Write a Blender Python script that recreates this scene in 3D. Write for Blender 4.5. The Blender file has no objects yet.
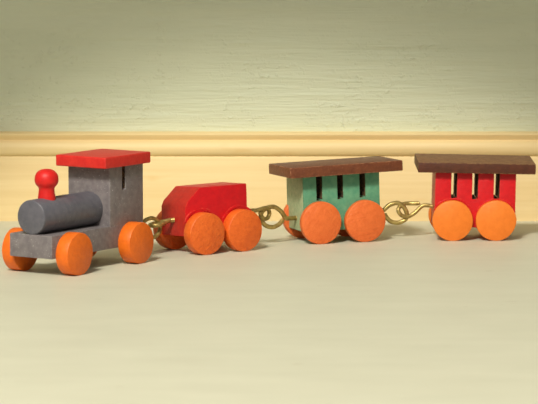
import bpy, bmesh, math
from mathutils import Vector, Matrix
C = bpy.context.scene.collection
S = 0.01            # everything below is written in centimetres

# ---------------------------------------------------------------- camera
cam_d = bpy.data.cameras.new('camera'); cam = bpy.data.objects.new('camera', cam_d); C.objects.link(cam)
cam.location = (0, 0, 21.50*S); cam.rotation_euler = (math.pi/2-0.112, 0, 0)
cam_d.sensor_width = 36; cam_d.lens = 36*3000/538; cam_d.clip_start = .02; cam_d.clip_end = 20
cam_d.dof.use_dof = True; cam_d.dof.focus_distance = 1.66; cam_d.dof.aperture_fstop = 32
bpy.context.scene.camera = cam
# ---------------------------------------------------------------- world, lights, exposure
w = bpy.data.worlds.new('world'); bpy.context.scene.world = w; w.use_nodes = True
w.node_tree.nodes['Background'].inputs[0].default_value = (1.0, .95, .84, 1)
w.node_tree.nodes['Background'].inputs[1].default_value = .31
def aim(o, tgt): o.rotation_euler = (Vector(tgt)-o.location).to_track_quat('-Z', 'Y').to_euler()
def area(name, loc, tgt, size, power, col):
    l = bpy.data.lights.new(name, 'AREA'); l.shape = 'DISK'; l.size = size; l.energy = power; l.color = col
    o = bpy.data.objects.new(name, l); C.objects.link(o); o.location = loc; aim(o, tgt); return o
area('softbox', (-.75, .55, .85), (0, 1.66, .0), .45, 2.6, (1, .95, .84))
# a cluster of small spot lamps above and to the left of the camera, all aimed at the same place on the floor
sp = bpy.data.lights.new('spot_lamp', 'SPOT'); sp.energy = 22.5; sp.color = (1, .96, .86)
sp.spot_size = math.radians(17.1); sp.spot_blend = .30; sp.shadow_soft_size = .026
for i in range(11):
    rr, an = .05+.025*i, i*2.4
    spo = bpy.data.objects.new('spot_lamp', sp); C.objects.link(spo)
    spo.location = (-.534+rr*math.cos(an), -.08, 1.703+rr*math.sin(an)); aim(spo, (-.040, 1.433, 0))
vs = bpy.context.scene.view_settings
vs.view_transform = 'Standard'; vs.look = 'None'; vs.gamma = 1; vs.use_curve_mapping = False; vs.exposure = 0.0

# ---------------------------------------------------------------- materials
def lin(c):
    f = lambda v: v/12.92 if v <= .04045 else ((v+.055)/1.055)**2.4
    return (f(c[0]/255), f(c[1]/255), f(c[2]/255), 1)
class N:
    def __init__(s, name):
        s.m = bpy.data.materials.new(name); s.m.use_nodes = True; s.t = s.m.node_tree
        s.b = s.t.nodes['Principled BSDF']
    def n(s, kind, **k):
        o = s.t.nodes.new(kind)
        for a, v in k.items(): setattr(o, a, v)
        return o
    def l(s, a, b): s.t.links.new(a, b)
    def coord(s, sc=(100, 100, 100), rot=(0, 0, 0)):
        c = s.n('ShaderNodeTexCoord'); m = s.n('ShaderNodeMapping'); m.inputs['Scale'].default_value = sc
        m.inputs['Rotation'].default_value = rot
        s.l(c.outputs['Object'], m.inputs[0]); return m.outputs[0]
    def noise(s, co, scale, detail=3, rough=.55):
        o = s.n('ShaderNodeTexNoise'); o.inputs['Scale'].default_value = scale; o.inputs['Detail'].default_value = detail
        o.inputs['Roughness'].default_value = rough; s.l(co, o.inputs['Vector']); return o.outputs[0]
    def ramp(s, v, p0, p1, a=0., b=1.):
        o = s.n('ShaderNodeMapRange'); o.inputs[1].default_value = p0; o.inputs[2].default_value = p1
        o.inputs[3].default_value = a; o.inputs[4].default_value = b; s.l(v, o.inputs[0]); return o.outputs[0]
    def mix(s, f, a, b):
        o = s.n('ShaderNodeMix', data_type='RGBA')
        if isinstance(f, float): o.inputs[0].default_value = f
        else: s.l(f, o.inputs[0])
        for i, x in ((6, a), (7, b)):
            if isinstance(x, tuple): o.inputs[i].default_value = x
            else: s.l(x, o.inputs[i])
        return o.outputs[2]
    def math(s, op, a, b):
        o = s.n('ShaderNodeMath', operation=op)
        for i, x in ((0, a), (1, b)):
            if isinstance(x, (int, float)): o.inputs[i].default_value = x
            else: s.l(x, o.inputs[i])
        return o.outputs[0]
    def bump(s, h, strength, dist):
        o = s.n('ShaderNodeBump'); o.inputs['Strength'].default_value = strength; o.inputs['Distance'].default_value = dist
        s.l(h, o.inputs['Height']); s.l(o.outputs[0], s.b.inputs['Normal'])

def painted_wood(name, col, var, wear, rough=.45, grain=(1, 9, 9), bump=.25, speck=None, speck_at=.66, edge=.6, mottle=3.):
    """hand-painted wood: brushy mottling, fibre grain in the relief, chipped edges, small specks"""
    k = N(name); co = k.coord(); g = k.coord(tuple(100*v for v in grain))
    base = k.mix(k.ramp(k.noise(co, mottle, 4), .35, .68), lin(col), lin(var))
    bev = k.n('ShaderNodeBevel'); bev.samples = 4; bev.inputs[0].default_value = .10*S
    geo = k.n('ShaderNodeNewGeometry'); dp = k.n('ShaderNodeVectorMath', operation='DOT_PRODUCT')
    k.l(bev.outputs[0], dp.inputs[0]); k.l(geo.outputs['Normal'], dp.inputs[1])
    em = k.ramp(dp.outputs['Value'], .985, .88)
    em = k.math('MULTIPLY', em, k.ramp(k.noise(co, 7, 4), .47, .58))
    em = k.math('MULTIPLY', em, edge)
    base = k.mix(em, base, lin(wear))
    if speck: base = k.mix(k.ramp(k.noise(co, 13, 2), speck_at, speck_at+.05), base, lin(speck))
    k.l(base, k.b.inputs['Base Color']); k.b.inputs['Roughness'].default_value = rough
    k.b.inputs['Specular IOR Level'].default_value = .4
    h = k.math('ADD', k.math('MULTIPLY', k.noise(g, 1.2, 3), .6), k.math('MULTIPLY', k.noise(co, 5, 3), .7))
    k.bump(h, bump, .05*S*2)
    return k.m

M = {}
M['slate'] = painted_wood('slate_paint', (126, 119, 119), (108, 101, 103), (165, 160, 155), .48, (9, 9, 1), .22, (190, 188, 184), .68)
M['slate_round'] = painted_wood('slate_boiler_paint', (98, 96, 103), (86, 85, 93), (165, 168, 172), .38, (1, 9, 9), .1, (165, 165, 170), .72)
M['roof_red'] = painted_wood('red_roof_paint', (212, 48, 38), (200, 36, 32), (230, 95, 75), .40, (1, 7, 7), .22)
M['funnel_red'] = painted_wood('red_funnel_paint', (214, 30, 26), (200, 22, 22), (225, 80, 60), .48, (3, 3, 3), .12)
M['red'] = painted_wood('crimson_paint', (208, 14, 24), (194, 10, 22), (225, 90, 60), .42, (1, 7, 7), .25)
M['red_end'] = painted_wood('brick_red_paint', (190, 44, 30), (172, 34, 28), (214, 90, 55), .45, (7, 7, 1), .25)
M['teal'] = painted_wood('teal_paint', (104, 158, 122), (84, 144, 112), (70, 76, 60), .48, (7, 7, 1), .3, (120, 190, 165), .68)
M['teal_end'] = painted_wood('worn_teal_paint', (178, 188, 146), (150, 172, 130), (195, 195, 155), .6, (9, 9, .6), .45, (170, 170, 140), .62, mottle=5.)
M['brown'] = painted_wood('brown_roof_paint', (116, 63, 36), (96, 50, 30), (200, 140, 100), .45, (1, 8, 8), .3, (140, 84, 60), .62, edge=.9)
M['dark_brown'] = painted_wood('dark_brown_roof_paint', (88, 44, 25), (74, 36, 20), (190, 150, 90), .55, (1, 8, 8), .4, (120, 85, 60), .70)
M['brown_top'] = painted_wood('pale_brown_roof_paint', (138, 100, 66), (112, 76, 48), (190, 150, 90), .6, (1, 8, 8), .4, (165, 125, 85), .66)  # paler brown for the upward faces of the red coach roof
M['wheel_deep'] = painted_wood('deep_orange_paint', (234, 112, 26), (222, 102, 22), (240, 140, 70), .42, (9, 9, 9), .25)
M['wheel_orange'] = painted_wood('orange_paint', (232, 108, 36), (218, 94, 28), (240, 145, 80), .45, (8, 2, 2), .55)
M['wheel_salmon'] = painted_wood('salmon_orange_paint', (230, 114, 52), (220, 103, 43), (240, 150, 100), .48, (8, 2, 2), .55)
M['wheel_light'] = painted_wood('light_orange_paint', (236, 126, 38), (228, 118, 32), (245, 170, 100), .48, (5, 3, 3), .2)
k = N('slot_wood'); k.l(k.mix(k.ramp(k.noise(k.coord(), 8, 4), .40, .62), lin((38, 28, 20)), lin((110, 80, 48))), k.b.inputs['Base Color']); k.b.inputs['Roughness'].default_value = .8
k.bump(k.noise(k.coord(), 9, 3), .5, .001); M['slot'] = k.m
k = N('brass'); k.l(k.mix(k.ramp(k.noise(k.coord(), 3, 2), .35, .70), lin((196, 172, 104)), lin((148, 122, 68))), k.b.inputs['Base Color'])
k.b.inputs['Metallic'].default_value = .65; k.b.inputs['Roughness'].default_value = .38; k.bump(k.noise(k.coord(), 12, 2), .2, .0003); M['brass'] = k.m

# wall: brushed sage emulsion with roller bumps
k = N('sage_wall_paint'); co = k.coord()
st = k.noise(k.coord((12, 12, 190)), 1.0, 4, .6); st2 = k.noise(k.coord((50, 50, 700)), 1.0, 2)
bl = k.ramp(k.noise(co, 4.5, 2, .5), .56, .74); patch = k.ramp(k.noise(co, .35, 2), .40, .60)
c = k.mix(k.ramp(k.noise(k.coord((6, 6, 60)), 1., 4), .3, .7), lin((208, 213, 184)), lin((216, 220, 191)))
k.l(c, k.b.inputs['Base Color']); k.b.inputs['Roughness'].default_value = .6
h = k.math('ADD', k.math('MULTIPLY', st, .9), k.math('MULTIPLY', st2, .25))
h = k.math('ADD', h, k.math('MULTIPLY', k.math('MULTIPLY', bl, patch), .32))
k.bump(h, .75, .0016); M['wall'] = k.m
# baseboard: cream varnished wood
k = N('cream_wood'); co = k.coord((5, 60, 190))
g = k.noise(co, 1.0, 5, .6)
c = k.mix(k.ramp(g, .3, .7), lin((234, 209, 155)), lin((223, 195, 137)))
c = k.mix(k.ramp(k.noise(k.coord((15, 15, 60)), 1, 3), .66, .76), c, lin((220, 186, 124)))
k.l(c, k.b.inputs['Base Color']); k.b.inputs['Roughness'].default_value = .6; k.bump(g, .2, .0006); M['cream'] = k.m
# floor: pale satin painted board
k = N('pale_floor_paint'); co = k.coord((12, 60, 60)); g = k.noise(co, 1., 5, .6)
c = k.mix(k.ramp(k.noise(k.coord((20, 40, 40)), 1., 4), .3, .7), lin((202, 200, 177)), lin((208, 206, 183)))
c = k.mix(k.ramp(k.noise(k.coord((55, 160, 100)), 1., 3), .70, .80), c, lin((178, 170, 145)))
k.l(c, k.b.inputs['Base Color']); k.l(k.ramp(g, .3, .7, .46, .58), k.b.inputs['Roughness'])
k.b.inputs['Specular IOR Level'].default_value = .3; k.bump(g, .12, .0005); M['floor'] = k.m

# ---------------------------------------------------------------- helpers
def obj(name, bm, mats, parent=None, smooth=None, loc=(0, 0, 0)):
    bmesh.ops.recalc_face_normals(bm, faces=bm.faces[:])
    me = bpy.data.meshes.new(name); bm.to_mesh(me); bm.free()
    for m in (mats if isinstance(mats, (list, tuple)) else [mats]): me.materials.append(m)
    o = bpy.data.objects.new(name, me); C.objects.link(o)
    if smooth:
        me.polygons.foreach_set('use_smooth', [True]*len(me.polygons)); me.set_sharp_from_angle(angle=math.radians(smooth))
    o.location = [v*S for v in loc]
    if parent: o.parent = parent
    return o
def bevel(bm, w, seg=2, ang=30):
    es = [e for e in bm.edges if len(e.link_faces) == 2 and e.calc_face_angle(0) > math.radians(ang)]
    bmesh.ops.bevel(bm, geom=es, offset=w*S, segments=seg, affect='EDGES', profile=.6, clamp_overlap=True)
def prism(pts, v0, v1):
    """polygon in the u-z plane pushed from v0 to v1"""
    bm = bmesh.new(); a = [bm.verts.new((u*S, v0*S, z*S)) for u, z in pts]; b = [bm.verts.new((u*S, v1*S, z*S)) for u, z in pts]
    n = len(pts); bm.faces.new(a); bm.faces.new(b[::-1])
    for i in range(n): bm.faces.new((a[i], b[i], b[(i+1) % n], a[(i+1) % n]))
    bmesh.ops.recalc_face_normals(bm, faces=bm.faces[:]); return bm
def box(u0, u1, v0, v1, z0, z1): return prism([(u0, z0), (u1, z0), (u1, z1), (u0, z1)], v0, v1)
def lathe(prof, axis, seg=56, wob=None):
    """profile of (distance along axis, radius)"""
    bm = bmesh.new(); rings = []
    for (t, r) in prof:
        ring = []
        for i in range(seg):
            a = 2*math.pi*i/seg; rr = r*(1+(wob(a) if wob else 0)); p, q = rr*math.cos(a), rr*math.sin(a)
            ring.append(bm.verts.new([v*S for v in {'u': (t, p, q), 'v': (p, t, q), 'z': (p, q, t)}[axis]]))
        rings.append(ring)
    for A, B in zip(rings, rings[1:]):
        for i in range(seg): bm.faces.new((A[i], A[(i+1) % seg], B[(i+1) % seg], B[i]))
    bm.faces.new(rings[0]); bm.faces.new(rings[-1]); return bm
def paint_ridge(bm, u, v, z, R, a0=.12, a1=.88, t=.07):
    # a thick bead of paint left on the body where the wheel meets it
    rings = []; n = 40
    for i in range(n+1):
        a = math.pi*(a0+(a1-a0)*i/n); w = t*(.75+.25*math.sin(7*a+u))*min(1, .15+6*min(i, n-i)/n)
        rings.append([bm.verts.new(((u+(R+w*math.cos(q))*math.cos(a))*S, (v-.8*w*math.sin(q))*S, (z+(R+w*math.cos(q))*math.sin(a))*S)) for q in [2*math.pi*j/8 for j in range(8)]])
    for A, B in zip(rings, rings[1:]):
        for j in range(8): bm.faces.new((A[j], A[(j+1) % 8], B[(j+1) % 8], B[j]))
    bm.faces.new(rings[0]); bm.faces.new(rings[-1])
def catmull(P, n=8):
    P = [Vector(p) for p in P]; out = []
    for i in range(len(P)-1):
        p0, p1, p2, p3 = P[max(i-1, 0)], P[i], P[i+1], P[min(i+2, len(P)-1)]
        for j in range(n):
            t = j/n; out.append(.5*((2*p1)+(p2-p0)*t+(2*p0-5*p1+4*p2-p3)*t*t+(3*p1-p0-3*p2+p3)*t**3))
    return out+[P[-1]]
def tube(bm, P, r, seg=14, thread=None):
    T = [(P[min(i+1, len(P)-1)]-P[max(i-1, 0)]).normalized() for i in range(len(P))]
    nrm = T[0].orthogonal().normalized(); rings = []
    for i, p in enumerate(P):
        nrm = (nrm-T[i]*nrm.dot(T[i])).normalized(); bn = T[i].cross(nrm)
        rr = r*(.7 if i in (0, len(P)-1) else 1)
        if thread and i < thread and i > 0: rr = r*(1.12 if i % 2 else .88)
        rings.append([bm.verts.new((p+(nrm*math.cos(2*math.pi*q/seg)+bn*math.sin(2*math.pi*q/seg))*rr)*S) for q in range(seg)])
    for A, B in zip(rings, rings[1:]):
        for i in range(seg): bm.faces.new((A[i], A[(i+1) % seg], B[(i+1) % seg], B[i]))
    bm.faces.new(rings[0]); bm.faces.new(rings[-1])
INV = {}
def vehicle(name, label, cat, x, y, yaw):
    o = bpy.data.objects.new(name, None); C.objects.link(o); o.empty_display_size = .01
    o.location = (x*S, y*S, 0); o.rotation_euler = (0, 0, yaw); o['label'] = label; o['category'] = cat
    INV[o.name] = (Matrix.Translation((x, y, 0)) @ Matrix.Rotation(yaw, 4, 'Z')).inverted(); return o
def wire(parent, pts, r, thread=10):
    P = catmull([INV[parent.name] @ Vector(p) for p in pts], 8)
    bm = bmesh.new(); tube(bm, P, r, thread=thread); return obj('coupling_eye', bm, M['brass'], parent, 60)
def wheels(parent, wb, hw, th, R, mat, seed=0):
    first = None
    for i, (su, sv) in enumerate(((-1, -1), (1, -1), (-1, 1), (1, 1))):
        wob = lambda a, i=i: .006*math.sin(2*a+i+seed)+.004*math.sin(5*a+2*i)
        e = .035; h = th/2
        prof = [(-h, R-e), (-h+.012, R-.014), (-h+e, R), (0, R+.004), (h-e, R), (h-.012, R-.014), (h, R-e)]
        o = obj('wheel', lathe(prof, 'v', 64, wob), mat, parent, 35, (su*wb/2, sv*(hw-h), R))
        o.rotation_euler = (0, .7*i+seed, 0)

# ---------------------------------------------------------------- setting
def struct(name, bm, mat, smooth=None):
    o = obj(name, bm, mat, None, smooth); o['kind'] = 'structure'; return o
WY = 181.9
struct('floor', box(-150, 150, -60, WY+3, -2, 0), M['floor'])
struct('wall_back', box(-150, 150, WY, WY+3, 0, 120), M['wall'])
prof = [(0, 0), (1.13, 0), (1.21, 2.76), (1.18, 2.82), (1.16, 3.80), (1.13, 3.88), (1.10, 3.93), (1.10, 3.97)]
for i in range(0, 17):                                   # rounded bead
    a = -math.pi*.42+math.pi*.86*i/16
    prof.append((1.05+.28*math.cos(a), 4.41+.44*math.sin(a)))
prof += [(.98, 4.88), (.96, 4.93), (1.02, 5.08), (1.10, 5.22), (1.10, 5.27), (1.06, 5.33), (.98, 5.36), (0, 5.37)]
bm = bmesh.new()
A = [bm.verts.new((-150*S, (WY-d)*S, z*S)) for d, z in prof]; B = [bm.verts.new((150*S, (WY-d)*S, z*S)) for d, z in prof]
for i in range(len(prof)): bm.faces.new((A[i], B[i], B[(i+1) % len(prof)], A[(i+1) % len(prof)]))
bm.faces.new(A); bm.faces.new(B[::-1])
struct('baseboard_back', bm, M['cream'], 30)

# ---------------------------------------------------------------- locomotive
eng = vehicle('toy_locomotive', 'small grey wooden toy locomotive with red roof and red funnel', 'toy train engine', -10.236, 160.082, .995)
cb, ct = .94, 2.17
bm = box(-4.216, 4.04, -1.40, 1.40, cb, ct); bevel(bm, .06); obj('chassis', bm, M['slate'], eng, 40)
s0, s1, sb = 2.10, 2.40, 4.05
bm = prism([(.971, ct-.02), (4.04, ct-.02), (4.04, 5.34), (s1, 5.34), (s1, sb), (s0, sb), (s0, 5.34), (.971, 5.34)], -1.40, 1.40)
def paint_slots(bm, slots, zmin, idx=1):
    for f in bm.faces:
        c = f.calc_center_median()/S; n = f.normal
        if abs(n.y) < .3 and c.z > zmin-.03 and c.z < 50:
            for a, b in slots:
                if a-.02 <= c.x <= b+.02 and abs(n.z) < .99 or (a < c.x < b and n.z > .9 and c.z < zmin+.05): f.material_index = idx
paint_slots(bm, [(s0, s1)], sb)
bevel(bm, .05); obj('cab', bm, [M['slate'], M['slot']], eng, 40)
bm = box(.203, 4.402, -1.667, 1.667, 5.34, 5.95); bevel(bm, .08, 3); obj('cab_roof', bm, M['roof_red'], eng, 40)
zb, rb = 3.07, .92
obj('boiler', lathe([(-4.18, rb-.07), (-4.165, rb-.03), (-4.12, rb), (-1, rb*1.01), (1.0, rb)], 'u', 64), M['slate_round'], eng, 40, (0, 0, zb))
obj('funnel', lathe([(zb+.6, .47), (zb+1.0, .46), (zb+1.25, .42), (zb+1.42, .42), (zb+1.52, .47), (zb+1.62, .57), (zb+1.74, .62), (zb+1.9, .635), (zb+2.06, .62), (zb+2.22, .55), (zb+2.35, .42), (zb+2.42, .27), (zb+2.45, .1)], 'z', 40), M['funnel_red'], eng, 60, (-2.80, 0, 0))
wheels(eng, 5.584, 2.18, .79, 1.13, M['wheel_deep'], 0)
wire(eng, [(-8.35, 163.1, 1.55), (-8.1, 163.45, 1.55), (-7.5, 164.0, 1.55), (-7.1, 164.3, 1.50), (-6.85, 164.42, 1.12), (-6.45, 164.75, .98), (-6.12, 165.05, 1.2), (-6.02, 165.15, 1.55), (-6.15, 165.02, 1.88), (-6.5, 164.72, 2.08), (-6.86, 164.42, 1.96), (-7.02, 164.30, 1.72)], .115)

# ---------------------------------------------------------------- tender
ten = vehicle('toy_tender', 'red wooden toy tender with sloping front, second car of the train', 'toy train car', -3.442, 167.11, .643)
bm = prism([(-2.315, .98), (1.922, .98), (1.922, 3.67), (-1.30, 3.64), (-2.17, 2.88), (-2.315, 2.574)], -1.167, 1.19)
for f in bm.faces:
    if f.normal.x < -.5: f.material_index = 1
bevel(bm, .05)
paint_ridge(bm, -1.30, -1.15, 1.17, 1.25, t=.09); paint_ridge(bm, 1.30, -1.15, 1.17, 1.25, t=.09); tb = obj('body', bm, [M['red'], M['red_end']], ten, 40)
tb.matrix_local = Matrix.Translation((0, 0, 1.8*S)) @ Matrix.Rotation(-.05, 4, 'X') @ Matrix.Translation((0, 0, -1.8*S))
wheels(ten, 2.60, 1.83, .68, 1.17, M['wheel_orange'], 1)
wire(ten, [(-5.0, 165.93, 1.86), (-5.28, 165.73, 1.86), (-5.55, 165.53, 1.85), (-5.78, 165.40, 1.80), (-6.0, 165.46, 1.76), (-6.35, 165.35, 1.70), (-6.58, 165.02, 1.66), (-6.45, 164.70, 1.66), (-6.12, 164.68, 1.70), (-5.88, 164.95, 1.74), (-5.76, 165.20, 1.77)], .125, 16)
wire(ten, [(-2.1, 168.1, 2.02), (-1.85, 168.28, 2.02), (-1.2, 168.7, 2.04), (-.72, 168.95, 2.02), (-.36, 169.2, 2.10), (-.10, 169.6, 2.08), (.02, 169.9, 1.75), (-.08, 169.8, 1.50), (-.28, 169.45, 1.48), (-.46, 169.1, 1.72), (-.50, 169.0, 1.92)], .12)

# ---------------------------------------------------------------- coaches
def coach(name, label, x, y, yaw, hw, bw, bv, rv, tilt, slots, wb, R, mats, rz, r0, r1, rw, u0, u1, sz, rt, roll, sw, ridge=False, top=None):
    o = vehicle(name, label, 'toy train car', x, y, yaw)
    pts = [(u0, .73), (u1, .73), (u1, rz)]
    for c in slots[::-1]: pts += [(c+sw, rz), (c+sw, sz), (c-sw, sz), (c-sw, rz)]
    pts += [(u0, rz)]
    bm = prism(pts, bv-bw, bv+bw)
    paint_slots(bm, [(c-sw, c+sw) for c in slots], sz, 2)
    for f in bm.faces:
        if f.normal.x < -.9 and f.calc_center_median().x/S < u0+.1: f.material_index = 1
    bevel(bm, .045)
    if ridge:
        for q in (-wb/2, wb/2): paint_ridge(bm, q, bv-bw+.01, R, R+.05)
    b = obj('body', bm, [M[mats[0]], M[mats[1]], M['slot']], o, 40)
    bm = box(r0, r1, rv-rw, rv+rw, rz, rz+rt); bevel(bm, .06, 2); 
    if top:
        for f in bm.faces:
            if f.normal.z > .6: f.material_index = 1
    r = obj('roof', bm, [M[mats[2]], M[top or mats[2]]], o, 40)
    b.rotation_euler = (0, -tilt, 0)
    r.matrix_local = Matrix.Rotation(-tilt, 4, 'Y') @ Matrix.Translation((0, rv*S, rz*S)) @ Matrix.Rotation(roll, 4, 'X') @ Matrix.Translation((0, -rv*S, -rz*S))
    wheels(o, wb, hw, .42, R, M[mats[3]], x)
    return o
tc = coach('toy_coach', 'teal wooden toy coach with reddish brown roof and three slots', 3.721, 171.626, .350, 1.65, 1.36, .13, -.2, .032,
           (-1.25, .03, 1.40), 2.72, 1.21, ('teal', 'teal_end', 'brown', 'wheel_salmon'), 3.93, -3.27, 3.62, 1.79, -2.25, 2.45, 2.50, .60, -.02, .175)
rc = coach('toy_coach', 'red wooden toy coach with dark brown roof, last car of the train', 11.77, 172.761, .018, 1.68, 1.30, 0, 0, -.020,
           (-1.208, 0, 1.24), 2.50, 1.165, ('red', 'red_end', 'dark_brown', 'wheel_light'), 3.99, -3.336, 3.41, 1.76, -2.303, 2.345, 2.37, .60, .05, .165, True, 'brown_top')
wire(tc, [(1.75, 170.9, 1.36), (1.5, 170.8, 1.37), (1.2, 170.55, 1.38), (.95, 170.35, 1.42), (.72, 170.18, 1.78), (.35, 169.98, 2.08), (-.05, 169.75, 2.10), (-.40, 169.52, 1.86), (-.46, 169.5, 1.48), (-.22, 169.6, 1.10), (.18, 169.8, .96), (.55, 170.05, 1.08), (.80, 170.25, 1.32)], .13)
wire(tc, [(5.75, 172.4, 1.62), (5.98, 172.45, 1.62), (6.35, 172.5, 1.58), (6.62, 172.5, 1.62), (6.95, 172.55, 1.90), (7.4, 172.6, 2.03), (7.75, 172.65, 1.85), (7.98, 172.7, 1.45), (7.92, 172.7, 1.08), (7.5, 172.65, .88), (7.05, 172.6, .96), (6.76, 172.55, 1.25), (6.70, 172.5, 1.42)], .13)
wire(rc, [(9.75, 172.78, 1.82), (9.5, 172.77, 1.82), (9.1, 172.77, 1.88), (8.82, 172.75, 1.80), (8.45, 172.7, 1.45), (8.05, 172.6, 1.24), (7.68, 172.5, 1.32), (7.48, 172.5, 1.64), (7.72, 172.72, 1.93), (8.1, 172.85, 1.98), (8.6, 172.8, 1.99), (8.72, 172.8, 2.04)], .12)
